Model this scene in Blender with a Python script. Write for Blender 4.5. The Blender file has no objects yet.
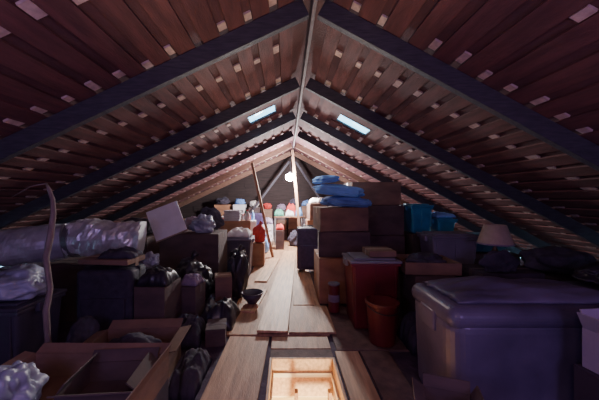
import bpy, bmesh, math, random
from mathutils import Vector, Matrix, noise
random.seed(7)
scene = bpy.context.scene
COL = scene.collection
RZ = 2.70; ML = 0.47; MR = 0.54

# ---------------------------------------------------------------- materials
def mat(name, c1, c2=None, rough=0.7, scale=6.0, stretch=(1,1,1), bump=0.15, metal=0.0, fine=40.0,
        emit=None, emit_s=0.0, trans=0.0, alpha=1.0, coat=0.0):
    m = bpy.data.materials.new(name); m.use_nodes = True
    nt = m.node_tree; N = nt.nodes; L = nt.links
    b = N['Principled BSDF']
    if c2 is None: c2 = tuple(v*0.6 for v in c1)
    tc = N.new('ShaderNodeTexCoord'); mp = N.new('ShaderNodeMapping')
    mp.inputs['Scale'].default_value = stretch
    L.new(tc.outputs['Object'], mp.inputs['Vector'])
    n1 = N.new('ShaderNodeTexNoise'); n1.inputs['Scale'].default_value = scale; n1.inputs['Detail'].default_value = 6
    L.new(mp.outputs[0], n1.inputs['Vector'])
    r = N.new('ShaderNodeValToRGB')
    r.color_ramp.elements[0].position = 0.32; r.color_ramp.elements[0].color = (*c2, 1)
    r.color_ramp.elements[1].position = 0.68; r.color_ramp.elements[1].color = (*c1, 1)
    L.new(n1.outputs['Fac'], r.inputs[0]); L.new(r.outputs[0], b.inputs['Base Color'])
    n2 = N.new('ShaderNodeTexNoise'); n2.inputs['Scale'].default_value = fine; n2.inputs['Detail'].default_value = 4
    L.new(mp.outputs[0], n2.inputs['Vector'])
    if bump:
        bp = N.new('ShaderNodeBump'); bp.inputs['Strength'].default_value = bump; bp.inputs['Distance'].default_value = 0.02
        L.new(n2.outputs['Fac'], bp.inputs['Height']); L.new(bp.outputs[0], b.inputs['Normal'])
    b.inputs['Roughness'].default_value = rough
    b.inputs['Metallic'].default_value = metal
    b.inputs['Coat Weight'].default_value = coat
    if trans: b.inputs['Transmission Weight'].default_value = trans
    if alpha < 1: b.inputs['Alpha'].default_value = alpha
    if emit:
        b.inputs['Emission Color'].default_value = (*emit, 1); b.inputs['Emission Strength'].default_value = emit_s
    return m

M = {}
M['sark'] = mat('roof_tile_underside', (0.12,0.045,0.055), (0.07,0.028,0.038), 0.85, 4, (2,0.8,2), 0.3)
M['slat'] = mat('roof_slat_wood', (0.165,0.058,0.062), (0.09,0.034,0.040), 0.85, 6, (3,0.5,3), 0.3)
M['patch'] = mat('mortar_patch', (0.68,0.50,0.46), (0.42,0.30,0.29), 0.9, 20, (1,1,1), 0.3)
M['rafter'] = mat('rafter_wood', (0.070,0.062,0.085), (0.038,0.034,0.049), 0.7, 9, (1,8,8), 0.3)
M['raftlit'] = mat('bulb_lit_rafter_wood', (0.21,0.11,0.08), (0.11,0.058,0.045), 0.8, 9, (1,8,8), 0.3)  # same rafter timber, with the bulb's warm light put into its colour
M['ridge'] = mat('ridge_wood', (0.16,0.12,0.14), (0.09,0.07,0.08), 0.7, 9, (4,0.5,4), 0.3)
M['plank'] = mat('pine_plank', (0.80,0.50,0.28), (0.44,0.24,0.13), 0.5, 6, (6,0.5,6), 0.2, fine=30)
M['plank2'] = mat('worn_plank', (0.56,0.32,0.18), (0.28,0.15,0.09), 0.6, 5, (5,0.7,5), 0.2, fine=30)
M['plankdk'] = mat('dark_chipboard', (0.19,0.115,0.10), (0.10,0.06,0.058), 0.8, 12, (1,1,1), 0.3)
M['hatchw'] = mat('hatch_board_wood', (0.62,0.38,0.23), (0.33,0.185,0.115), 0.6, 5, (5,0.6,5), 0.2)
M['floor'] = mat('loft_floor_insulation', (0.11,0.075,0.125), (0.05,0.034,0.062), 0.95, 4, (1,1,1), 0.8, fine=14)
M['gable'] = mat('gable_boards', (0.045,0.027,0.027), (0.022,0.014,0.016), 0.85, 5, (0.5,4,8), 0.4)
M['post'] = mat('post_wood', (0.36,0.20,0.13), (0.20,0.105,0.07), 0.7, 8, (6,6,0.7), 0.2)
M['cream'] = mat('cream_paint', (0.88,0.76,0.55), (0.83,0.70,0.48), 0.6, 3, (1,1,1), 0.05)
M['card'] = mat('cardboard', (0.27,0.155,0.11), (0.15,0.088,0.07), 0.85, 3.5, (1,1,2), 0.2, fine=16)
M['cardor'] = mat('cardboard_orange', (0.42,0.21,0.12), (0.26,0.125,0.075), 0.85, 3.5, (1,1,2), 0.2, fine=16)
M['carddk'] = mat('cardboard_dark', (0.13,0.082,0.08), (0.07,0.045,0.05), 0.85, 3.5, (1,1,2), 0.2, fine=16)
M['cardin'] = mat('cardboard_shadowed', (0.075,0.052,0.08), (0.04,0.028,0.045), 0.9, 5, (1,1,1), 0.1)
M['tape'] = mat('parcel_tape', (0.36,0.25,0.18), (0.28,0.19,0.14), 0.4, 9, (1,1,1), 0.05)
M['tapedk'] = mat('brown_tape', (0.14,0.10,0.105), (0.10,0.07,0.08), 0.4, 9, (1,1,1), 0.05)
M['white'] = mat('white_board', (0.80,0.76,0.82), (0.68,0.64,0.70), 0.7, 6, (1,1,1), 0.1)
M['lilacbox'] = mat('lilac_white_card', (0.36,0.30,0.42), (0.28,0.23,0.34), 0.7, 6, (1,1,1), 0.1)
M['paper'] = mat('paper_stack', (0.66,0.62,0.66), (0.36,0.33,0.38), 0.8, 25, (0.4,0.4,6), 0.2)
M['blackbag'] = mat('black_plastic_film', (0.035,0.030,0.046), (0.018,0.016,0.025), 0.42, 8, (1,1,1), 0.5, fine=7, coat=0.1)
M['blackcase'] = mat('black_fabric', (0.05,0.04,0.07), (0.028,0.023,0.042), 0.75, 18, (1,1,1), 0.3, fine=90)
M['purplecase'] = mat('purple_black_nylon', (0.06,0.036,0.11), (0.035,0.022,0.07), 0.6, 18, (1,1,1), 0.3, fine=90)
M['rubber'] = mat('rubber_trim', (0.03,0.03,0.035), (0.02,0.02,0.025), 0.5)
M['foil'] = mat('insulating_foil', (0.98,0.98,1.0), (0.80,0.80,0.86), 0.36, 12, (1,1,1), 0.5, metal=0.5, fine=20)
M['foildull'] = mat('dull_duct_sleeve', (0.72,0.71,0.78), (0.52,0.50,0.58), 0.45, 8, (1,1,1), 0.4, metal=0.35, fine=11)
M['film'] = mat('clear_plastic_film', (0.38,0.39,0.52), (0.18,0.19,0.28), 0.4, 4, (1,1,1), 0.5, fine=6, coat=0.15)
M['blue'] = mat('powder_blue_cotton', (0.24,0.48,0.92), (0.16,0.35,0.76), 0.85, 4, (1,1,1), 0.3, fine=18)
M['blue2'] = mat('slate_blue_cotton', (0.18,0.34,0.72), (0.12,0.23,0.54), 0.85, 4, (1,1,1), 0.3, fine=18)
M['teal'] = mat('teal_plastic', (0.04,0.30,0.48), (0.025,0.18,0.31), 0.35, 6, (1,1,1), 0.1, coat=0.3)
M['tealdk'] = mat('dark_teal_plastic', (0.03,0.13,0.21), (0.02,0.075,0.13), 0.35, 6, (1,1,1), 0.1)
M['red'] = mat('dark_red_plastic', (0.17,0.012,0.022), (0.10,0.008,0.015), 0.5, 3, (1,1,1), 0.08)
M['redor'] = mat('orange_red_plastic', (0.19,0.026,0.025), (0.12,0.018,0.02), 0.5, 3, (1,1,1), 0.08)
M['redfab'] = mat('red_fabric', (0.60,0.06,0.05), (0.40,0.03,0.03), 0.85, 9, (1,1,1), 0.3)
M['grey'] = mat('grey_plastic', (0.22,0.20,0.27), (0.155,0.14,0.19), 0.45, 4, (1,1,1), 0.08)
M['greydk'] = mat('charcoal_plastic', (0.075,0.063,0.095), (0.045,0.038,0.06), 0.5, 4, (1,1,1), 0.1)
M['greycl'] = mat('cloudy_storage_plastic', (0.15,0.125,0.22), (0.065,0.055,0.105), 0.42, 2.0, (1,1,1), 0.5, coat=0.15, fine=5)
M['shade'] = mat('cream_lamp_shade', (0.46,0.36,0.30), (0.38,0.30,0.24), 0.9, 20, (1,1,1), 0.1)
M['brass'] = mat('aged_brass', (0.2,0.14,0.08), (0.12,0.085,0.05), 0.4, 8, (1,1,1), 0.1, metal=0.6)
M['branch'] = mat('stripped_branch', (0.27,0.20,0.19), (0.16,0.115,0.115), 0.8, 9, (6,6,1), 0.4)
M['cloth1'] = mat('green_cloth', (0.10,0.34,0.24), (0.05,0.18,0.13), 0.9, 9)
M['cloth2'] = mat('lilac_cloth', (0.30,0.22,0.32), (0.17,0.12,0.19), 0.9, 9)
M['cloth3'] = mat('white_linen', (0.78,0.72,0.70), (0.55,0.5,0.5), 0.9, 9)
M['cloth4'] = mat('dark_cloth', (0.07,0.058,0.09), (0.035,0.03,0.048), 0.95, 9, bump=0.5, fine=20)
M['metal'] = mat('painted_steel', (0.4,0.4,0.42), (0.25,0.25,0.27), 0.35, 8, metal=0.6)
M['bulb'] = mat('lit_bulb_glass', (1,1,1), (1,1,1), 0.3, emit=(1,1,1), emit_s=900)
M['glass'] = mat('skylight_glass', (0.85,0.97,1.0), (0.7,0.9,1.0), 0.05, 3, bump=0.0, trans=1.0)

# ---------------------------------------------------------------- builders
class B:
    def __init__(s): s.bm = bmesh.new(); s.mi = 0
    def face(s, vs):
        try:
            f = s.bm.faces.new(vs); f.material_index = s.mi; return f
        except ValueError: pass
    def box(s, x0,x1,y0,y1,z0,z1, mtx=None, tx=1.0, ty=1.0):
        cx,cy=(x0+x1)/2,(y0+y1)/2
        def bt(x,y): return (cx+(x-cx)*tx, cy+(y-cy)*ty, z0)
        co=[bt(x0,y0),bt(x1,y0),bt(x1,y1),bt(x0,y1),(x0,y0,z1),(x1,y0,z1),(x1,y1,z1),(x0,y1,z1)]
        v=[s.bm.verts.new((mtx@Vector(c)) if mtx else Vector(c)) for c in co]
        for q in ((3,2,1,0),(4,5,6,7),(0,1,5,4),(1,2,6,5),(2,3,7,6),(3,0,4,7)): s.face([v[i] for i in q])
        return s
    def lathe(s, prof, seg=24, cx=0, cy=0, cap0=True, cap1=True, wob=0.0):
        rings=[]
        for k,(r,z) in enumerate(prof):
            ring=[]
            for i in range(seg):
                a=2*math.pi*i/seg
                ca,sa=math.cos(a),math.sin(a)
                rr=r*(1+wob*noise.noise(Vector((ca*2,sa*2,z*6))))
                ring.append(s.bm.verts.new((cx+rr*ca,cy+rr*sa,z)))
            rings.append(ring)
        for a,b in zip(rings,rings[1:]):
            for i in range(seg):
                j=(i+1)%seg; s.face([a[i],a[j],b[j],b[i]])
        if cap0: s.face(rings[0][::-1])
        if cap1: s.face(rings[-1])
        return s
    def tube(s, pts, rad, seg=12, wob=0.0, wf=6.0, jit=0.0):
        pts=[Vector(p) for p in pts]; n=len(pts)
        if not isinstance(rad,(list,tuple)): rad=[rad]*n
        rings=[]; up=Vector((0,0,1))
        for k,p in enumerate(pts):
            t=(pts[min(k+1,n-1)]-pts[max(k-1,0)]).normalized()
            u = up if abs(t.dot(up))<0.9 else Vector((0,1,0))
            a=t.cross(u).normalized(); b=a.cross(t).normalized()
            ring=[]
            for i in range(seg):
                th=2*math.pi*i/seg
                d=a*math.cos(th)+b*math.sin(th)
                r=rad[k]
                if wob:
                    q=p+d*r
                    r*=1+wob*(noise.noise(q*wf)+.5*noise.noise(q*wf*2.3))
                if jit: r*=1+random.uniform(-jit,jit)
                ring.append(s.bm.verts.new(p+d*r))
            rings.append(ring)
        for a,b in zip(rings,rings[1:]):
            for i in range(seg):
                j=(i+1)%seg
                if jit:
                    s.face([a[i],a[j],b[j]]); s.face([a[i],b[j],b[i]])
                else: s.face([a[i],a[j],b[j],b[i]])
        s.face(rings[0][::-1]); s.face(rings[-1])
        return s
    def blob(s, rx,ry,rz, cz=0, sub=4, e=1.0, amp=0.12, fr=3.0, seed=0.0, flat=True, pinch=0.0):
        t=bmesh.new(); bmesh.ops.create_icosphere(t, subdivisions=sub, radius=1)
        mp={}
        for v in t.verts:
            c=v.co.copy()
            q=Vector([math.copysign(abs(k)**e,k) for k in c])
            nz=noise.noise(c*fr+Vector((seed,seed*2,0)))+0.35*noise.noise(c*fr*2.3+Vector((seed,0,seed)))
            rd=abs(noise.noise(c*fr*1.1+Vector((0,seed,seed))))
            q*= 1+amp*nz-amp*1.0*(0.25-rd if rd<0.25 else 0)
            z=q.z*rz
            if pinch:
                edge=max(abs(q.x),abs(q.y)); z*= max(0.12,1-pinch*edge**3)
            if flat and z<-rz*0.72: z=-rz*0.72+(z+rz*0.72)*0.05
            mp[v]=s.bm.verts.new((q.x*rx,q.y*ry,z+cz))
        for f in t.faces: s.face([mp[v] for v in f.verts])
        t.free(); return s
    def done(s, name, mats, parent=None, bevel=0.0, smooth=False, label=None, loc=None, seg=2):
        bmesh.ops.recalc_face_normals(s.bm, faces=s.bm.faces[:])
        me=bpy.data.meshes.new(name); s.bm.to_mesh(me); s.bm.free()
        if not isinstance(mats,(list,tuple)): mats=[mats]
        for m in mats: me.materials.append(M[m])
        if smooth:
            for p in me.polygons: p.use_smooth=True
        o=bpy.data.objects.new(name,me); COL.objects.link(o)
        if bevel:
            md=o.modifiers.new('bevel','BEVEL'); md.width=bevel; md.segments=seg; md.limit_method='ANGLE'; md.angle_limit=0.7
        if parent: o.parent=parent
        if label: o['label']=label
        if loc: o.location=loc
        return o

def tag(o,label,cat,group=None):
    o['label']=label; o['category']=cat
    if group: o['group']=group
    return o
def thing(name,label,cat,loc,rz=0,group=None,rx=0,ry=0):
    e=bpy.data.objects.new(name,None); e.empty_display_size=0.1; COL.objects.link(e)
    e.location=loc; e.rotation_euler=(rx,ry,math.radians(rz)); return tag(e,label,cat,group)
def struct(o): o['kind']='structure'; return o

def carton(label,loc,w,d,h,rz=0,m='card',group=None,tape='tape'):
    t=thing('cardboard_box',label,'box',loc,rz,group)
    if m in('carddk','cardin'): tape='tapedk'
    B().box(-w/2,w/2,-d/2,d/2,0,h-0.006).done('box_body',m,t,bevel=0.006)
    b=B(); b.box(-w/2,w/2,-d/2,-0.003,h-0.006,h); b.done('flap',m,t,bevel=0.002)
    b=B(); b.box(-w/2,w/2,0.003,d/2,h-0.006,h); b.done('flap',m,t,bevel=0.002)
    b=B(); b.box(-w/2,w/2,-0.025,0.025,h,h+0.0015)
    b.box(-w/2-0.0015,-w/2,-0.025,0.025,h-0.08,h+0.0015); b.box(w/2,w/2+0.0015,-0.025,0.025,h-0.08,h+0.0015)
    b.done('packing_tape',tape,t)
    return t
def open_carton(label,loc,w,d,h,rz=0,m='card',fl=0.16,angs=(35,-20,50,20),inner='cardin'):
    t=thing('open_cardboard_box',label,'box',loc,rz)
    th=0.007; b=B()
    b.box(-w/2,w/2,-d/2,d/2,0,th); b.box(-w/2,w/2,-d/2,-d/2+th,th,h); b.box(-w/2,w/2,d/2-th,d/2,th,h)
    b.box(-w/2,-w/2+th,-d/2+th,d/2-th,th,h); b.box(w/2-th,w/2,-d/2+th,d/2-th,th,h)
    b.done('box_body',m,t)
    for k,(ax,ln) in enumerate((('f',w),('b',w),('l',d),('r',d))):
        a=math.radians(angs[k])
        base={'f':(0,-d/2+th/2,0),'b':(0,d/2-th/2,180),'l':(-w/2+th/2,0,-90),'r':(w/2-th/2,0,90)}[ax]
        mx=Matrix.Translation((base[0],base[1],h))@Matrix.Rotation(math.radians(base[2]),4,'Z')@Matrix.Rotation(a,4,'X')
        B().box(-ln/2+0.004,ln/2-0.004,-th/2,th/2,0.001,fl,mtx=mx).done('flap',m,t)
    return t
def tub(label,loc,w,d,h,rz=0,m='grey',lid='grey',ribs=True,name='storage_tub',rad=0.03,group=None):
    t=thing(name,label,'storage box',loc,rz,group)
    b=B(); b.box(-w/2+.02,w/2-.02,-d/2+.02,d/2-.02,0,h-0.05,tx=0.88,ty=0.88)
    b.done('tub_body',m,t,bevel=rad,seg=4)
    b=B(); b.box(-w/2+.008,w/2-.008,-d/2+.008,d/2-.008,h-0.075,h-0.045); b.done('rim',m,t,bevel=0.008)
    b=B(); b.box(-w/2,w/2,-d/2,d/2,h-0.044,h-0.018); b.box(-w/2+.05,w/2-.05,-d/2+.05,d/2-.05,h-0.02,h)
    b.done('lid',lid,t,bevel=0.009,seg=3)
    if ribs:
        n=max(3,int(w/0.15))
        for i in range(n):
            x=-w*0.38+w*0.76*i/(n-1)
            b=B(); b.box(x-.008,x+.008,-d/2+.012,-d/2+.03,h*0.25,h-0.08); b.done('rib',m,t,bevel=0.003)
    for sx in (-1,1):
        b=B(); b.box(sx*w/2-0.018,sx*w/2+0.018,-0.07,0.07,h-0.10,h-0.03); b.done('handle',lid,t,bevel=0.008)
    return t
def bag(label,loc,r,rz=0,m='blackbag',seed=0,knot=True,amp=0.2,name='rubbish_bag',cat='bag',part='bag_body'):
    rx,ry,rzz=r
    if not knot:
        o=B().blob(rx,ry,rzz,cz=rzz*0.76,sub=5,amp=amp,fr=1.8,seed=seed).done(name,m,smooth=True,loc=loc)
        o.rotation_euler=(0,0,math.radians(rz)); return tag(o,label,cat)
    t=thing(name,label,cat,loc,rz)
    B().blob(rx,ry,rzz,cz=rzz*0.76,sub=5,amp=amp,fr=1.8,seed=seed).done(part,m,t,smooth=True)
    top=rzz*1.70
    s=min(1,rzz/.3)
    b=B(); b.tube([(0,0,top-.06*s),(0.01*s,0,top),(0.03*s,0.01*s,top+.05*s),(0.07*s,0.03*s,top+.09*s)],[0.06*s,0.022*s,0.03*s,0.05*s],10,wob=.3,wf=30)
    b.done('gathered_neck',m,t,smooth=True)
    return t
def sheet(label,loc,r,seed,m='film',amp=.30,name='plastic_sheet',cat='plastic sheet'):
    return bag(label,loc,r,m=m,seed=seed,amp=amp,knot=False,name=name,cat=cat)
def suitcase(label,loc,w,d,h,rz=0,m='blackcase'):
    t=thing('suitcase',label,'suitcase',loc,rz)
    B().box(-w/2,w/2,-d/2,d/2,0.04,h).done('case_shell',m,t,bevel=0.045,seg=4)
    b=B(); b.box(-w/2-.003,w/2+.003,-0.012,0.012,0.037,h+.003); b.done('zip_band','rubber',t,bevel=0.004)
    B().box(-w*.38,w*.38,-d/2-.02,-d/2+.01,0.10,h*0.62).done('front_pocket',m,t,bevel=0.012,seg=3)
    b=B(); b.tube([(-.09,0,h-.01),(-.08,0,h+.03),(.08,0,h+.03),(.09,0,h-.01)],0.012,8); b.done('handle','rubber',t,smooth=True)
    for sx in (-1,1):
        for sy in (-1,1):
            mx=Matrix.Translation((sx*w*.38,sy*d*.32,0.025))@Matrix.Rotation(math.pi/2,4,'Y')
            b=B(); b.lathe([(0.012,-.012),(0.025,-.010),(0.025,.010),(0.012,.012)],14); bmesh.ops.transform(b.bm,matrix=mx,verts=b.bm.verts[:]); b.done('wheel','rubber',t)
    return t
def cushion(label,loc,w,d,h,rz,m,seed,group=None,tilt=0):
    t=thing('pillow',label,'pillow',loc,rz,group,ry=tilt)
    B().blob(w/2,d/2,h/2,cz=h*0.36,sub=5,e=0.66,amp=0.17,fr=2.0,seed=seed,pinch=0.3).done('pillow_case',m,t,smooth=True)
    return t
def cloth_heap(label,loc,w,d,h,m,seed,name='folded_cloth',cat='cloth',rz=0,p=4,fold=.25):
    b=B(); n=34; g=[]
    for j in range(n+1):
        row=[]
        for i in range(n+1):
            u=i/n*2-1; v=j/n*2-1
            fall=math.sqrt(max(0,1-abs(u)**p)*max(0,1-abs(v)**p))
            rid=1-min(1,abs(noise.noise(Vector((u*1.2+seed*1.3,v*1.8,seed))))*4)
            z=h*fall*(0.68+fold*noise.noise(Vector((u*1.5+seed,v*1.5,seed)))+0.08*noise.noise(Vector((u*5,v*5+seed,0)))+.12*rid)
            row.append(b.bm.verts.new((u*w/2*(1+.08*noise.noise(Vector((v*3,seed,0)))),v*d/2*(1+.08*noise.noise(Vector((u*3,0,seed)))),max(0.002,z))))
        g.append(row)
    for j in range(n):
        for i in range(n): b.face([g[j][i],g[j][i+1],g[j+1][i+1],g[j+1][i]])
    base=[g[0][i] for i in range(n+1)]+[g[j][n] for j in range(1,n+1)]+[g[n][i] for i in range(n-1,-1,-1)]+[g[j][0] for j in range(n-1,0,-1)]
    b.face(base[::-1])
    o=b.done(name,m,smooth=True,loc=loc); o.rotation_euler=(0,0,math.radians(rz))
    return tag(o,label,cat)

# ---------------------------------------------------------------- shell
Y0,Y1=-1.3,9.7
def roof(side,s,y,n):
    m = MR if side>0 else ML
    L=math.sqrt(1+m*m)
    return Vector((side*s - side*m/L*n, y, RZ-m*s - n/L))
SKY=[(-1,0.28,0.70,4.12,4.50),(1,0.50,0.96,4.10,4.45)]
bmc=B()
for side in (-1,1):
    sk=[k for k in SKY if k[0]==side][0]
    ss=[-0.1,sk[1],sk[2],RZ/(MR if side>0 else ML)+0.3]; ys=[Y0,sk[3],sk[4],Y1]
    bmc.mi=0
    for i in range(3):
        for j in range(3):
            if i==1 and j==1: continue
            bmc.face([bmc.bm.verts.new(roof(side,s,y,-0.162)) for s,y in ((ss[i],ys[j]),(ss[i+1],ys[j]),(ss[i+1],ys[j+1]),(ss[i],ys[j+1]))])
    smax=RZ/(MR if side>0 else ML)
    def slab(s0,s1,y0,y1,n0,n1):
        vs=[bmc.bm.verts.new(roof(side,a,b_,c)) for c in (n0,n1) for a,b_ in ((s0,y0),(s1,y0),(s1,y1),(s0,y1))]
        for q in ((3,2,1,0),(4,5,6,7),(0,1,5,4),(1,2,6,5),(2,3,7,6),(3,0,4,7)): bmc.face([vs[k] for k in q])
    pitch=0.18; s=0.08
    while s<smax-0.1:
        bmc.mi=1
        w=0.118+random.uniform(-.006,.006)
        if s+w>sk[1]-.02 and s<sk[2]+.02:
            slab(s,s+w,Y0+.01,sk[3]-.22,-0.155,-0.138); slab(s,s+w,sk[4]+.03,Y1-.01,-0.155,-0.138)
        else: slab(s,s+w,Y0+.01,Y1-.01,-0.155,-0.138)
        bmc.mi=2
        y=0.70
        while y<Y1-.3:
            if random.random()<0.9 and not (s+w+pitch>sk[1] and s<sk[2] and sk[3]-.3<y<sk[4]+.15):
                g0=s+w+0.002; g1=s+pitch-0.002; ln=random.uniform(0.06,0.12)
                slab(g0+random.uniform(0,.008),g1-random.uniform(0,.008),y-ln,y,-0.160,-0.146)
            y += 0.675 + random.uniform(-.015,.015)
        s+=pitch
ceiling=struct(bmc.done('ceiling',['sark','slat','patch']))
ceiling['label']='dark red-brown roof slopes with lengthwise battens and pale mortar patches'

for k,(side,s0,s1,y0,y1) in enumerate(SKY):
    e=bpy.data.objects.new('window_%d'%(k+1),None); COL.objects.link(e); struct(e); e['label']='small roof skylight showing blue daylight'
    def sl(b,s0,s1,y0,y1,n0,n1):
        vs=[b.bm.verts.new(roof(side,a,b_,c)) for c in (n0,n1) for a,b_ in ((s0,y0),(s1,y0),(s1,y1),(s0,y1))]
        for q in ((3,2,1,0),(4,5,6,7),(0,1,5,4),(1,2,6,5),(2,3,7,6),(3,0,4,7)): b.face([vs[i] for i in q])
    b=B(); t=0.014
    sl(b,s0,s1,y0,y0+t,-.185,-.155); sl(b,s0,s1,y1-t,y1,-.185,-.155); sl(b,s0,s0+t,y0+t,y1-t,-.185,-.155); sl(b,s1-t,s1,y0+t,y1-t,-.185,-.155)
    b.done('window_frame','rafter',e)
    b=B(); sl(b,s0+t,s1-t,y0+t,y1-t,-.174,-.170); b.done('glass_pane','glass',e)

TR=[-0.6,0.75,2.1,3.45,4.8,6.15,7.5,8.85]
for y in TR:
    for side in (-1,1):
        m = MR if side>0 else ML
        sm=RZ/m-0.12
        b=B()
        vs=[b.bm.verts.new(roof(side,a,b_,c)) for c in (-.134,0.0) for a,b_ in ((0.03,y-.028),(sm,y-.028),(sm,y+.028),(0.03,y+.028))]
        for q in ((3,2,1,0),(4,5,6,7),(0,1,5,4),(1,2,6,5),(2,3,7,6),(3,0,4,7)): b.face([vs[k] for k in q])
        o=b.done('roof_rafter','rafter' if y<7 else 'raftlit',bevel=0.004)
        tag(o,'dark timber roof rafter rising to the ridge' if y<7 else 'timber rafter coloured brown as lit by the bare bulb','beam','roof rafters')
o=B().box(-.014,.014,Y0+.02,Y1-.02,RZ-.015,RZ+.12).done('ridge_board','ridge',bevel=0.003); tag(o,'thin timber ridge board along the roof peak','beam')

HX0,HX1,HY0,HY1=-.335,.20,1.05,2.34
b=B()
for (x0,x1,y0,y1) in ((-5.8,HX0,Y0,Y1),(HX1,5.1,Y0,Y1),(HX0,HX1,Y0,HY0),(HX0,HX1,HY1,Y1)):
    b.box(x0,x1,y0,y1,-.12,0)
struct(b.done('floor','floor'))
def gable(name,y,m,t):
    b=B(); h=RZ+.2
    top=[(-(RZ/ML+.3),y,-.1),((RZ/MR+.3),y,-.1),(RZ/MR+.3,y,.0),(0,y,h),(-(RZ/ML+.3),y,.0)]
    f=[b.bm.verts.new(v) for v in top]; g=[b.bm.verts.new((v[0],y+t,v[2])) for v in top]
    b.face(f); b.face(g[::-1])
    for i in range(5): b.face([f[i],f[(i+1)%5],g[(i+1)%5],g[i]])
    return struct(b.done(name,m))
gable('wall_back',Y1,'gable',.1)
gable('wall_front',Y0-.1,'gable',.1)
k=1
for z in [0.45,0.72,0.99,1.26,1.53,1.80,2.07,2.34]:
    xl=-(RZ-z-.1)/ML+.1; xr=(RZ-z-.1)/MR-.1
    o=B().box(xl,xr,Y1-.03,Y1-.001,z-.10,z+.10).done('trim_%d'%k,'gable',bevel=.004); struct(o); k+=1

b=B(); zb=-2.45
b.box(-1.3,1.2,.2,3.3,zb-.1,zb); b.done('floor_hall','plank'); struct(bpy.data.objects['floor_hall'])
for nm,a in (('wall_hall_back',(-1.3,1.2,3.3,3.35,zb,-.3)),('wall_hall_front',(-1.3,1.2,.15,.2,zb,-.3)),('wall_hall_left',(-1.35,-1.3,.15,3.35,zb,-.3)),('wall_hall_right',(1.2,1.25,.15,3.35,zb,-.3))):
    struct(B().box(*a).done(nm,'cream'))
b=B()
for a in ((-1.35,HX0-.02,.15,3.35),(HX1+.02,1.25,.15,3.35),(HX0-.02,HX1+.02,.15,HY0-.02),(HX0-.02,HX1+.02,HY1+.02,3.35)): b.box(*a,-.3,-.26)
struct(b.done('ceiling_hall','cream'))
t=thing('loft_hatch','raised wood-lined loft hatch opening onto the lit room below','hatch',(0,0,0))
B().box(HX0+.001,HX0+.021,HY0,HY1-.001,-.26,.045).done('side_lining','plank',t,bevel=.003)
B().box(HX1-.021,HX1-.001,HY0,HY1-.001,-.26,.045).done('side_lining','plank',t,bevel=.003)
B().box(HX0+.022,HX1-.022,HY1-.022,HY1-.001,-.26,.045).done('end_lining','plank',t,bevel=.003)
B().box(HX0+.023,HX1-.023,HY1-.036,HY1-.023,-.10,-.065).done('hatch_stop','cream',t,bevel=.003)
B().box(HX0+.022,HX0+.036,HY0,HY1-.037,-.10,-.065).done('hatch_stop','cream',t,bevel=.004)
B().box(HX1-.036,HX1-.022,HY0,HY1-.037,-.10,-.065).done('hatch_stop','cream',t,bevel=.004)
t=thing('loft_ladder','pale wooden loft ladder standing in the hatch','ladder',(.01,1.97,zb),0)
mx=Matrix.Rotation(math.radians(-6),4,'X')
for sx in (-.13,.13):
    B().box(sx-.014,sx+.014,-.03,.03,.02,2.32,mtx=mx).done('ladder_stile','plank2',t,bevel=.004)
for i in range(9):
    B().box(-.116,.116,-.035,.028,.20+.25*i,.225+.25*i,mtx=mx).done('rung','plank2',t,bevel=.003)

def board(label,p0,p1,w,m,th=.022,z=0.0,name='floorboard'):
    p0=Vector(p0);p1=Vector(p1); L=(p1-p0).length
    o=B().box(-w/2,w/2,0,L,0,th).done(name,m,bevel=.003)
    o.location=(p0.x,p0.y,z); o.rotation_euler=(0,0,math.atan2((p1-p0).y,(p1-p0).x)-math.pi/2)
    return tag(o,label,'board')
board('long pale pine plank walkway beyond the hatch',(-.335,2.76),(-.10,6.9),.30,'plank',z=.044)
board('worn brown board beside the pine plank',(.06,2.78),(.06,3.47),.46,'plank2',z=.021)
board('narrow worn board along the cartons',(.02,3.50),(.02,6.8),.26,'plank2',z=.021)
board('wide pale chipboard sheet under the walkway',(-.30,2.78),(-.30,9.0),1.05,'plank2',th=.02)
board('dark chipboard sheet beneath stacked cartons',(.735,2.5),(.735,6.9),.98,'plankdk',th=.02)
board('short loose pine board lying askew on the walkway',(-.65,3.3),(-.56,4.1),.18,'plank',z=.021)
board('loose pale board lying on the walkway',(-.60,4.5),(-.44,6.2),.20,'plank',z=.021)
board('pale board lying beside the hatch opening',(-.60,1.2),(-.55,2.74),.38,'hatchw')
board('narrow board along the hatch edge',(.325,1.2),(.325,2.48),.20,'hatchw')
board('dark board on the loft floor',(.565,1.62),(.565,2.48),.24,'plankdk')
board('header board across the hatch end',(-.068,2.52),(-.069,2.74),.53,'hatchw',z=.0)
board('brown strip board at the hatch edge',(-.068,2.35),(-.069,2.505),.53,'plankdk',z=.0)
for i in range(4):
    board('lit orange floorboard near the far gable',(-1.15,7.3+i*.5),(-.85,7.3+i*.5),.44,'plank',th=.02)

def post(label,p0,p1,w,m='post'):
    p0=Vector(p0);p1=Vector(p1); d=p1-p0
    o=B().box(-w/2,w/2,-w/2,w/2,0,d.length).done('timber_post',m,bevel=.004); o.location=p0
    o.rotation_mode='QUATERNION'; o.rotation_quaternion=Vector((0,0,1)).rotation_difference(d); return tag(o,label,'post')
post('leaning timber post by the hanging bulb',(.20,7.62,.02),(-.03,7.62,2.64),.07)
post('leaning timber post beside the clutter',(-.50,6.45,.02),(-.97,6.45,2.15),.06)
post('diagonal timber brace at the gable',(-1.6,8.95,.5),(-.1,8.95,2.5),.06,'rafter')
post('diagonal timber brace at the gable',(1.4,8.95,.5),(.1,8.95,2.5),.06,'rafter')

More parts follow.
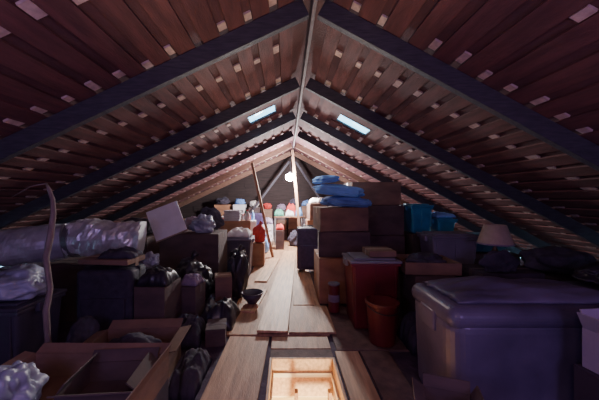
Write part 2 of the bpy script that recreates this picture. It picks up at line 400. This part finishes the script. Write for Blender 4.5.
t=thing('hanging_light_bulb','bright bare bulb hanging on a cord','lamp',(-.10,7.35,1.80))
b=B(); b.lathe([(0.01,0),(0.06,.01),(0.10,.045),(0.118,.095),(0.095,.145),(0.045,.18),(.028,.19)],20); b.done('bulb','bulb',t,smooth=True)
b=B(); b.lathe([(0.03,.19),(0.032,.24),(0.012,.25)],14); b.done('socket','rubber',t)
b=B(); b.tube([(0,0,.25),(0.01,0,.5),(.1,0,.86)],.006,6); b.done('cord','rubber',t)

# ---------------------------------------------------------------- left side things
def duct(label,pts,r,m,wob=.22,bands=(.07,.93),wf=9,jit=0.0,n=70,seg=36):
    P=[Vector(p) for p in pts]; out=[];rad=[]
    for i in range(n+1):
        f=i/n*(len(P)-1); k=min(int(f),len(P)-2); u=f-k
        p0=P[max(k-1,0)];p1=P[k];p2=P[k+1];p3=P[min(k+2,len(P)-1)]
        q=0.5*((2*p1)+(-p0+p2)*u+(2*p0-5*p1+4*p2-p3)*u*u+(-p0+3*p1-3*p2+p3)*u**3)
        out.append(q); rad.append(r)
    t=thing('insulated_duct',label,'duct',(0,0,0))
    B().tube(out,rad,seg,wob=wob,wf=wf,jit=jit).done('duct_sleeve',m,t,smooth=not jit)
    for a in bands:
        k=int(a*n); d=(out[k+1]-out[k]).normalized()
        B().tube([out[k]-d*.03,out[k]+d*.03],r*1.06,28).done('clamp_band','metal',t)
    return t
duct('crinkled silver foil duct lying over the boxes',[(-2.64,3.30,.88),(-2.42,3.3,.89),(-2.15,3.32,.90),(-1.90,3.38,.88)],.20,'foil',.24,bands=(.06,),wf=6,jit=.035,n=34,seg=30)
duct('smoother grey insulated duct joined to the foil duct',[(-3.42,3.0,.81),(-3.25,3.08,.82),(-3.05,3.15,.835),(-2.72,3.27,.865)],.195,'foildull',.12,bands=(.12,),wf=5,jit=.012,n=34,seg=30)
t=thing('bent_branch','slim bent brown stick standing upright among the boxes','stick',(-1.80,1.90,.0))
pts=[(.02,0,.28),(0,0,.6),(.03,0,.75),(0,0,.95),(.03,0,1.1),(.05,0,1.25),(.045,0,1.34),(.02,0,1.41),(.0,0,1.45)]
B().tube(pts,[.018,.02,.019,.02,.018,.017,.015,.011,.006],10,wob=.25,wf=12).done('stem','branch',t,smooth=True)
B().tube([(0,0,1.448),(-.10,0,1.43),(-.24,0,1.35)],[.004,.003,.002],6).done('twig','branch',t,smooth=True)

def tray(label,loc,w,d,h,m='card',wall=.02,rz=0,inner='cardin'):
    t=thing('open_tray_box',label,'box',loc,rz)
    b=B(); b.box(-w/2+wall,w/2-wall,-d/2+wall,d/2-wall,0,.012); b.done('tray_bottom',inner,t)
    for a in ((-w/2,w/2,-d/2,-d/2+wall),(-w/2,w/2,d/2-wall,d/2),(-w/2,-w/2+wall,-d/2+wall,d/2-wall),(w/2-wall,w/2,-d/2+wall,d/2-wall)):
        B().box(*a,0,h).done('side_wall',m,t,bevel=.004)
    return t
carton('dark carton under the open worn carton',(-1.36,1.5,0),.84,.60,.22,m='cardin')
open_carton('shallow worn brown carton with open flaps',(-1.36,1.5,.222),.84,.60,.15,m='card',fl=.07,angs=(95,62,80,18))
open_carton('low dark carton nested in the shallow carton',(-1.18,1.60,.232),.40,.30,.12,m='carddk',rz=5,fl=.07,angs=(60,40,-35,-50))
sheet('crumpled translucent plastic sheet inside the carton',(-1.60,1.42,.232),(.13,.15,.16),3.3)
sheet('black plastic film bunched inside the carton',(-1.28,1.32,.232),(.15,.08,.07),4.4,m='blackbag',name='plastic_film')
open_carton('low open brown carton with folded flaps',(-1.38,2.2,0),.60,.42,.25,rz=4,angs=(105,60,100,80),fl=.09,m='card')
sheet('dark cloth stuffed in the open carton',(-1.38,2.2,.008),(.24,.15,.16),5.5,m='cloth4',name='cloth_bundle',cat='cloth',amp=.2)

suitcase('black fabric suitcase standing on the loft floor',(-1.90,2.80,0),.52,.32,.68,rz=3)
carton('brown carton beside the black suitcase',(-1.46,2.82,0),.30,.34,.52,m='carddk',rz=-5)
cloth_heap('black plastic draped over the brown carton',(-1.46,2.82,.524),.30,.32,.18,'blackbag',6.7,name='plastic_film',cat='plastic sheet')
carton('flat brown carton lying on the suitcase',(-1.90,2.80,.725),.50,.28,.05,rz=-6,m='card')
cloth_heap('dark clothes lying on the flat carton',(-1.82,2.80,.777),.34,.22,.10,'cloth4',6.1)
tub('dark charcoal tub under plastic sheeting',(-2.34,2.20,0),.56,.46,.60,m='greydk',lid='greydk')
sheet('soft translucent plastic sheet draped on a charcoal tub',(-2.27,2.15,.601),(.24,.19,.13),9.1)
sheet('dark cloth dropped beside the bent stick',(-1.87,2.36,0),(.11,.16,.2),9.9,m='cloth4',amp=.2,name='cloth_bundle',cat='cloth')
carton('dark carton under the foil duct',(-2.56,3.34,0),.60,.46,.62,m='carddk')
carton('dark carton under the foil duct',(-2.02,3.40,0),.38,.44,.62,m='carddk')
tub('charcoal tub beneath the grey duct',(-3.35,3.0,0),.7,.5,.56,m='greydk',lid='greydk')
bag('glossy black rubbish bag slumped by the cartons',(-1.40,3.58,0),(.28,.25,.34),m='blackbag',seed=1,amp=.26)
carton('narrow dark carton under crumpled grey plastic',(-1.74,3.22,0),.14,.2,.56,m='cardin')
sheet('crumpled grey plastic over the narrow carton',(-1.74,3.22,.562),(.10,.10,.10),1.9,amp=.3)
bag('tall narrow black rubbish bag',(-.86,3.88,.021),(.15,.15,.34),m='blackbag',seed=5,amp=.22)
cloth_heap('black plastic film heaped on the floor',(-.92,3.10,0.0),.36,.50,.30,'blackbag',8.4,name='plastic_film',cat='plastic sheet')
carton('small brown carton among black bags',(-.98,3.54,0),.20,.22,.40,m='card',rz=15)
carton('small dark carton between bags and cartons',(-1.22,3.10,0),.20,.22,.42,m='carddk',rz=-12)
cloth_heap('grey cloth over the small dark carton',(-1.22,3.10,.424),.2,.2,.12,'cloth2',14.2,rz=-12)
cloth_heap('dark clothes heaped beside the suitcase',(-1.14,2.72,0),.30,.36,.28,'cloth4',12.3)
carton('small dark carton by the floorboards',(-.86,2.70,0),.18,.24,.16,m='carddk',rz=9)
cloth_heap('dark grey clothes heaped by the hatch board',(-.91,2.14,0),.20,.5,.2,'cloth4',19.0)
sheet('grey crumpled plastic sheet on a carton',(-1.42,4.2,.842),(.17,.14,.15),15.2)
sheet('dark cloth bundle behind the crumpled plastic',(-1.40,4.54,.842),(.20,.09,.2),16.2,m='cloth4',name='cloth_bundle',cat='cloth')
carton('dark carton behind the black bags',(-1.58,4.35,0),.84,.6,.84,m='carddk')
t=thing('leaning_panel','tilted white card panel leaning on cartons','panel',(-1.78,3.95,.83),8)
t.rotation_euler=(math.radians(-10),math.radians(-22),math.radians(8))
B().box(-.22,.22,-.008,.008,0,.44).done('card_sheet','white',t,bevel=.003)
B().box(-.225,.225,-.012,.012,-.012,.006).done('edge_strip','tape',t,bevel=.002)
t=thing('bowl','dark round bowl resting on the floorboards','bowl',(-.62,3.55,.045))
B().lathe([(0.05,0),(.06,.012),(.11,.07),(.135,.13),(.13,.13),(.10,.07),(.05,.02),(.01,.018)],28).done('bowl_body','greydk',t,smooth=True)
B().lathe([(.132,.125),(.142,.128),(.142,.136),(.132,.138)],28,cap0=False,cap1=False).done('rim','greydk',t,smooth=True)
tub('dark grey storage tub beside the walkway',(-1.02,5.05,0),.48,.5,.68,m='greydk',lid='grey')
tub('small grey tub on the floor',(-.93,4.35,.02),.28,.30,.34,m='greydk',lid='greydk',ribs=False)
sheet('black plastic bundle on the small tub',(-.93,4.35,.362),(.13,.12,.12),20,m='blackbag',name='rubbish_bag',cat='bag')
carton('brown carton in the cluttered pile',(-1.25,6.0,0),.60,.5,.62,m='card')
carton('brown carton stacked in the cluttered pile',(-1.22,6.0,.625),.54,.44,.26,rz=7,m='cardor')
def stack(label,loc,w,d,n,th,m='paper',name='magazine',group='stacked papers'):
    for i in range(n):
        o=B().box(-w/2,w/2,-d/2,d/2,0,th-.002).done(name,m,bevel=.004)
        o.location=(loc[0]+random.uniform(-.015,.015),loc[1]+random.uniform(-.015,.015),loc[2]+i*th)
        o.rotation_euler=(0,0,random.uniform(-.12,.12)); tag(o,label,'paper',group)
stack('pale folder in a stack on the cartons',(-1.3,5.95,.888),.34,.28,6,.035,name='folder',group='folders on the cartons')
bag('red fabric bag among the cartons',(-.74,5.7,.47),(.13,.13,.20),m='redfab',seed=21,amp=.15,name='cloth_bag')
carton('small brown carton under the red bag',(-.76,5.72,.022),.26,.30,.44,m='cardor')
cloth_heap('crumpled white linen on the tub',(-1.02,5.05,.685),.42,.40,.16,'cloth3',2.3)
cloth_heap('lilac clothes piled on a carton',(-1.80,5.3,.795),.6,.5,.26,'cloth2',5.1)
carton('dark carton holding lilac clothes',(-1.82,5.3,0),.7,.55,.79,m='carddk')
carton('brown carton near the far gable',(-1.75,7.1,0),.7,.6,.7,m='card')
carton('white carton near the far gable',(-1.12,7.0,0.0),.42,.36,.5,m='white',tape='tape')
carton('white carton stacked on another',(-1.12,7.0,.505),.36,.34,.30,m='white',rz=9)
suitcase('dark suitcase in the cluttered pile',(-1.1,8.2,.02),.5,.3,.9,m='purplecase')
carton('brown carton under the sloping roof',(-2.45,6.0,0),.7,.6,.62,m='card')
carton('dark carton under the sloping roof',(-2.7,4.6,0),.8,.6,.75,m='carddk')
sheet('dark cloth bundle under the sloping roof',(-2.6,4.6,.755),(.30,.26,.16),31,m='cloth4',amp=.2,name='cloth_bundle',cat='cloth')
carton('brown carton under the sloping roof',(-2.6,7.4,0),.7,.7,.8,m='card')

def bottle(label,loc,r,h,m,cap='cloth3'):
    t=thing('bottle',label,'bottle',loc)
    B().lathe([(r*.9,0),(r,.01),(r,h*.6),(r*.4,h*.8),(r*.38,h*.88)],18).done('bottle_body',m,t,smooth=True)
    B().lathe([(r*.45,h*.88),(r*.45,h)],14).done('cap',cap,t)
def jar(label,loc,r,h,m,lid='grey'):
    t=thing('tin',label,'tin',loc)
    B().lathe([(r*.95,0),(r,.006),(r,h*.92),(r*.95,h*.93)],20).done('tin_body',m,t)
    B().lathe([(r*1.03,h*.93),(r*1.03,h*.99),(r*.9,h)],20).done('lid',lid,t)
def roll(label,loc,r,w,m,rz):
    t=thing('rolled_towel',label,'towel',loc,rz)
    b=B(); pts=[(-w/2+w*i/12,0,r) for i in range(13)]; b.tube(pts,[r*(.93+.07*math.sin(i*1.7)) for i in range(13)],18,wob=.12,wf=9); b.done('towel_roll',m,t,smooth=True)
    b=B(); b.tube([(-.02,0,r),(.02,0,r)],r*1.05,18); b.done('tie_band','rubber',t)
roll('rolled red towel on the cartons',(-1.74,6.92,.705),.09,.5,'redfab',3)
roll('rolled white towel on the cartons',(-1.74,7.22,.705),.10,.5,'cloth3',-3)
roll('rolled blue towel on the cartons',(-2.4,5.9,.625),.10,.5,'blue2',8)
bottle('white plastic bottle in the clutter',(-1.0,5.9,.89),.05,.22,'cloth3','redfab')
bottle('blue plastic bottle in the clutter',(-1.02,7.00,.81),.045,.24,'blue','cloth3')
bottle('dark green bottle on the stacked carton',(-1.05,6.08,.89),.04,.26,'cloth1','rubber')
jar('white tin in the clutter',(-1.22,7.0,.81),.07,.15,'white','redfab')
jar('red tin in the clutter',(-1.11,7.10,.81),.045,.13,'redfab','grey')
sheet('dark crumpled coat in the cluttered pile',(-1.84,6.1,.655),(.2,.2,.2),8.8,m='cloth4',name='coat_bundle',cat='coat')
carton('dark carton under a crumpled coat',(-1.84,6.1,0),.44,.44,.65,m='carddk')
sheet('white sheet heaped in the cluttered pile',(-1.72,7.75,.55),(.24,.2,.22),11.8,m='cloth3',name='linen_bundle',cat='cloth')
carton('brown carton under the white sheet',(-1.72,7.75,0),.55,.45,.545,m='card')
bag('small blue plastic bag on the walkway side',(-.74,6.95,.021),(.12,.12,.22),m='blue',seed=71,amp=.2,name='plastic_bag')
bag('white plastic bag in the cluttered pile',(-.66,7.35,.025),(.14,.14,.26),m='cloth3',seed=73,amp=.2,name='plastic_bag')
carton('white carton by the walkway',(-.70,7.85,.025),.28,.30,.62,m='white')
cloth_heap('pink clothes on the white carton',(-.70,7.85,.65),.28,.28,.2,'cloth2',13.3)
carton('small dark carton on the walkway edge',(-.36,7.5,.022),.22,.3,.5,m='carddk')
cloth_heap('red clothes on the small dark carton',(-.36,7.5,.525),.22,.26,.18,'redfab',15.3)

t=thing('folding_table','small table at the gable end piled with clothes','table',(-.10,8.4,.0))
B().box(-.45,.45,-.28,.28,.80,.83).done('table_top','post',t,bevel=.005)
for sx in (-.41,.41):
    for sy in (-.24,.24): B().box(sx-.02,sx+.02,sy-.02,sy+.02,.02,.80).done('leg','metal',t,bevel=.003)
cloth_heap('green clothes on the folding table',(-.40,8.35,.832),.28,.40,.26,'cloth1',7.7)
cloth_heap('white linen on the folding table',(-.09,8.35,.832),.26,.40,.2,'cloth3',1.7)
cloth_heap('pale blue cloth on the folding table',(.18,8.35,.832),.20,.36,.34,'blue',3.7)
cloth_heap('red clothes on the folding table',(-.05,8.62,.832),.30,.09,.42,'redfab',4.9)
sheet('dark bag under the table end',(.02,7.95,.021),(.16,.14,.24),66,m='cloth4',name='cloth_bag',cat='bag')
sheet('red bag by the walkway',(-.80,6.20,.022),(.10,.12,.16),41,m='redfab',amp=.15,name='cloth_bag',cat='bag')
suitcase('purple-black upright suitcase on the walkway edge',(.19,5.15,.044),.38,.30,.78,m='purplecase')
suitcase('dark travel case behind the purple suitcase',(.38,6.0,.022),.42,.30,.72,m='blackcase')
carton('orange-brown carton by the leaning post',(.58,7.4,.0),.5,.5,.8,m='cardor')
carton('brown carton by the leaning post',(.60,7.4,.805),.45,.45,.4,m='card',rz=6)
cloth_heap('white linen on the tall carton pile',(.60,7.4,1.207),.4,.4,.18,'cloth3',17.1)
carton('brown carton near the gable',(1.3,7.6,0),.7,.7,1.0,m='card')
carton('brown carton near the gable',(1.3,7.6,1.005),.55,.5,.36,m='carddk')
rows=[(-2.25,.55,('card','carddk','cardor')),(-1.70,.45,('carddk','card','white')),(-1.22,.40,('card','white','carddk')),(-.80,.36,('cardor','carddk','card')),
      (-.36,.38,('carddk','card','carddk')),(.05,.36,('carddk','card','cardor')),(.48,.40,('carddk','white','card')),(.92,.40,('card','carddk','cardor')),(1.40,.46,('carddk','card','white'))]
for k,(x,w,ms) in enumerate(rows):
    z=0.0
    for j,m_ in enumerate(ms):
        h=random.uniform(.30,.44)
        if z+h > RZ-(MR if x>0 else ML)*(abs(x)+w/2)-.35: break
        carton({'card':'brown','carddk':'dark brown','cardor':'orange-brown','white':'white'}[m_]+' carton stacked against the gable',(x,9.28,z),w-.03*j,.40,h,rz=0,m=m_); z+=h+.004
    mm,lb=(('cloth4','dark clothes'),('blue2','blue clothes'),('cloth3','white linen'),('redfab','red clothes'),('cloth2','lilac clothes'))[k%5]
    sheet('heaped '+lb+' on gable cartons',(x,9.26,z),(w*.38,.16,random.uniform(.10,.16)),90+k,m=mm,name='cloth_bundle',cat='cloth')

# ---------------------------------------------------------------- right side things
carton('orange-brown carton at the bottom of the stack',(.52,3.85,.044),.62,.66,.56,m='cardor')
carton('brown carton in the middle of the stack',(.56,3.88,.606),.64,.6,.32,m='carddk',rz=-5)
carton('brown carton near the top of the stack',(.52,3.88,.93),.62,.56,.30,m='card',rz=4)
G='blue pillows on the carton stack'
cushion('flat slate-blue pillow sagging on the cartons',(.60,3.85,1.235),.66,.46,.17,8,'blue2',1.0,G,tilt=math.radians(3))
cushion('plump pale blue pillow on the pile',(.50,3.83,1.385),.66,.44,.17,-10,'blue',4.0,G,tilt=math.radians(6))
cushion('small rolled pale blue pillow on top',(.34,3.86,1.555),.32,.34,.12,16,'blue',6.0,G,tilt=math.radians(-6))
carton('large brown carton at the base of the tall stack',(1.17,4.5,.02),.76,.62,.78,m='carddk')
carton('large brown carton on top of the tall stack',(1.16,4.5,.805),.78,.58,.44,m='carddk',rz=-2)
carton('brown carton topping the tall stack',(1.13,4.5,1.25),.74,.54,.34,m='card',rz=4)
tub('dark red plastic tub with pale lid',(.70,3.06,.02),.52,.46,.72,m='red',lid='grey')
carton('small brown carton on the red tub',(.80,3.08,.742),.28,.28,.06,m='card')
def bucket(label,loc,r,h,m,rz=0):
    t=thing('bucket',label,'bucket',loc,rz)
    B().lathe([(r*.78,0),(r*.8,.01),(r*.98,h-.01),(r,h),(r*.95,h),(r*.76,.03),(.01,.03)],32).done('bucket_body',m,t,smooth=True)
    B().lathe([(r*.98,h-.025),(r*1.06,h-.02),(r*1.06,h),(r*.98,h+.004)],32,cap0=False,cap1=False).done('rim',m,t)
    B().tube([(r*1.06*math.cos(a),-r*1.06*math.sin(a),h-.02-.06*math.sin(a)) for a in [math.pi*i/16 for i in range(17)]],.005,6).done('handle','rubber',t,smooth=True)
    return t
bucket('orange-red plastic bucket standing on dark boards',(.69,2.64,.022),.145,.38,'redor',10)
cloth_heap('dark clothes heaped beside the red bucket',(1.04,2.60,.022),.34,.36,.32,'cloth4',77.0)
t=thing('paint_tin','small red tin with a pale lid beside the red tub','tin',(.355,3.3,.044))
B().lathe([(.06,0),(.065,.005),(.065,.30),(.06,.305)],24).done('tin_body','red',t)
B().lathe([(.063,.305),(.069,.31),(.069,.325),(.05,.328)],24).done('lid','grey',t)
B().lathe([(.0665,.12),(.0665,.20)],24,cap0=False,cap1=False).done('paper_label','cloth2',t)
carton('dark carton supporting a brown tray',(1.27,3.05,.021),.40,.5,.56,m='carddk')
tray('shallow brown cardboard tray on a dark carton',(1.285,3.05,.585),.54,.44,.12,m='card',wall=.012,rz=-5)
sheet('dark cloth bundle in the brown tray',(1.285,3.05,.600),(.20,.15,.09),28,m='cloth4',name='cloth_bundle',cat='cloth')
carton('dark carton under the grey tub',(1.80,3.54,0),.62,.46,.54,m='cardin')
tub('grey plastic tub on a dark carton',(1.80,3.54,.545),.58,.42,.38,m='grey',lid='grey')
carton('dark carton beneath teal tubs',(1.98,4.4,0),.72,.6,.82,m='carddk')
tub('dark teal plastic tub',(1.80,4.4,.825),.34,.46,.44,m='teal',lid='teal')
tub('small bright teal tub',(2.16,4.35,.825),.30,.40,.24,m='teal',lid='teal',ribs=False)
tub('long dark teal tub under the sloping roof',(2.75,4.3,.56),.6,.40,.26,m='tealdk',lid='tealdk')
cloth_heap('pale teal cloth draped on the tub',(2.16,4.35,1.066),.28,.34,.09,'blue',51.0)
t=thing('table_lamp','table lamp with cream cone shade','lamp',(2.0,3.0,.62))
B().lathe([(.08,0),(.085,.015),(.03,.03),(.022,.08),(.045,.13),(.03,.18),(.012,.22),(.012,.30)],24).done('lamp_base','brass',t,smooth=True)
B().lathe([(.165,.25),(.10,.45),(.097,.45),(.162,.25)],36,cap0=False,cap1=False).done('lamp_shade','shade',t,smooth=True)
B().lathe([(.163,.247),(.168,.249),(.168,.262),(.163,.264)],36,cap0=False,cap1=False).done('shade_trim','cloth2',t)
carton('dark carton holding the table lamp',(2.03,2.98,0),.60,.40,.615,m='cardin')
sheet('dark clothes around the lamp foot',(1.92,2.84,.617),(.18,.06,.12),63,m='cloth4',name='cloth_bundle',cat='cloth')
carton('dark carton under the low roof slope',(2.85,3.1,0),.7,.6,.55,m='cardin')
sheet('dark cloth bundle under the sloping roof',(2.75,3.1,.56),(.32,.26,.15),61,m='cloth4',amp=.2,name='cloth_bundle',cat='cloth')
carton('dark carton behind the lamp',(2.78,4.3,0),.7,.5,.55,m='carddk')
tub('charcoal tub under the sloping roof',(2.55,2.35,0),.7,.46,.62,m='greydk',lid='greydk')
sheet('dark plastic bundle on the charcoal tub',(2.5,2.35,.622),(.28,.18,.10),64,m='blackbag',name='rubbish_bag',cat='bag')
suitcase('black suitcase beside the big storage box',(1.60,2.50,0),.7,.28,.62,m='blackcase')
t=thing('large_storage_box','large cloudy plastic storage box with rounded lid','storage box',(1.29,1.86,0))
w,d,h=1.14,.56,.74
B().box(-w/2+.006,w/2-.006,-d/2+.006,d/2-.006,0,h-.05,tx=.96,ty=.93).done('tub_body','greycl',t,bevel=.10,seg=6)
B().box(-w/2,w/2,-d/2,d/2,h-.14,h-.008).done('lid','greycl',t,bevel=.064,seg=7)
for sx in (-1,1): B().box(sx*(w/2-.010)-.018,sx*(w/2-.010)+.018,-.09,.09,h-.22,h-.09).done('clip_handle','greycl',t,bevel=.015,seg=3)
cloth_heap('hazy plastic sheet draped over the storage box',(1.30,1.88,.7345),1.0,.44,.08,'greycl',33.0,name='plastic_sheet',cat='plastic sheet',p=3,fold=.6)
carton('dark carton under the pale box',(1.54,1.33,0),.46,.34,.48,m='cardin')
open_carton('pale lilac open carton with raised flap',(1.54,1.34,.485),.40,.30,.20,rz=6,m='lilacbox',fl=.09,angs=(70,10,25,40))
open_carton('small torn brown carton by the storage box',(.58,1.36,0.0),.22,.18,.38,rz=-20,m='carddk',fl=.06,angs=(40,10,60,30))

# ---------------------------------------------------------------- lights
def point(name,loc,e,c,r):
    l=bpy.data.lights.new(name,'POINT'); l.energy=e; l.color=c; l.shadow_soft_size=r
    o=bpy.data.objects.new(name,l); COL.objects.link(o); o.location=loc; return o
point('bulb_light',(-.10,7.20,1.70),190,(1,.86,.80),.06)
point('hall_light',(0,1.7,-.85),170,(1,.82,.50),.1)
point('fill_light_left',(-1.3,-.4,1.30),36,(.50,.36,1.0),.35)  # added violet fill behind the camera, not a lamp of the loft
point('fill_light_right',(1.2,-.4,1.30),36,(.58,.34,1.0),.35)  # matching added fill on the right, no fitting there
point('fill_light_mid',(-.1,-.2,1.7),26,(1.0,.60,.64),.3)  # added pinkish fill behind the view, stands for no real lamp
point('fill_light_walkway',(-.1,3.9,1.95),17,(1,.80,.70),.25)  # unseen fill added to brighten the walkway
w=bpy.data.worlds.new('sky'); scene.world=w; w.use_nodes=True
bg=w.node_tree.nodes['Background']; bg.inputs[0].default_value=(.35,.75,1.0,1); bg.inputs[1].default_value=8.0

cam=bpy.data.cameras.new('camera'); co=bpy.data.objects.new('camera',cam); COL.objects.link(co)
co.location=(-.2,0,1.35); co.rotation_euler=(math.radians(90),0,0)
cam.lens=285/599*36; cam.sensor_width=36; cam.shift_x=.0225; cam.shift_y=-.003; cam.clip_start=.02
scene.camera=co
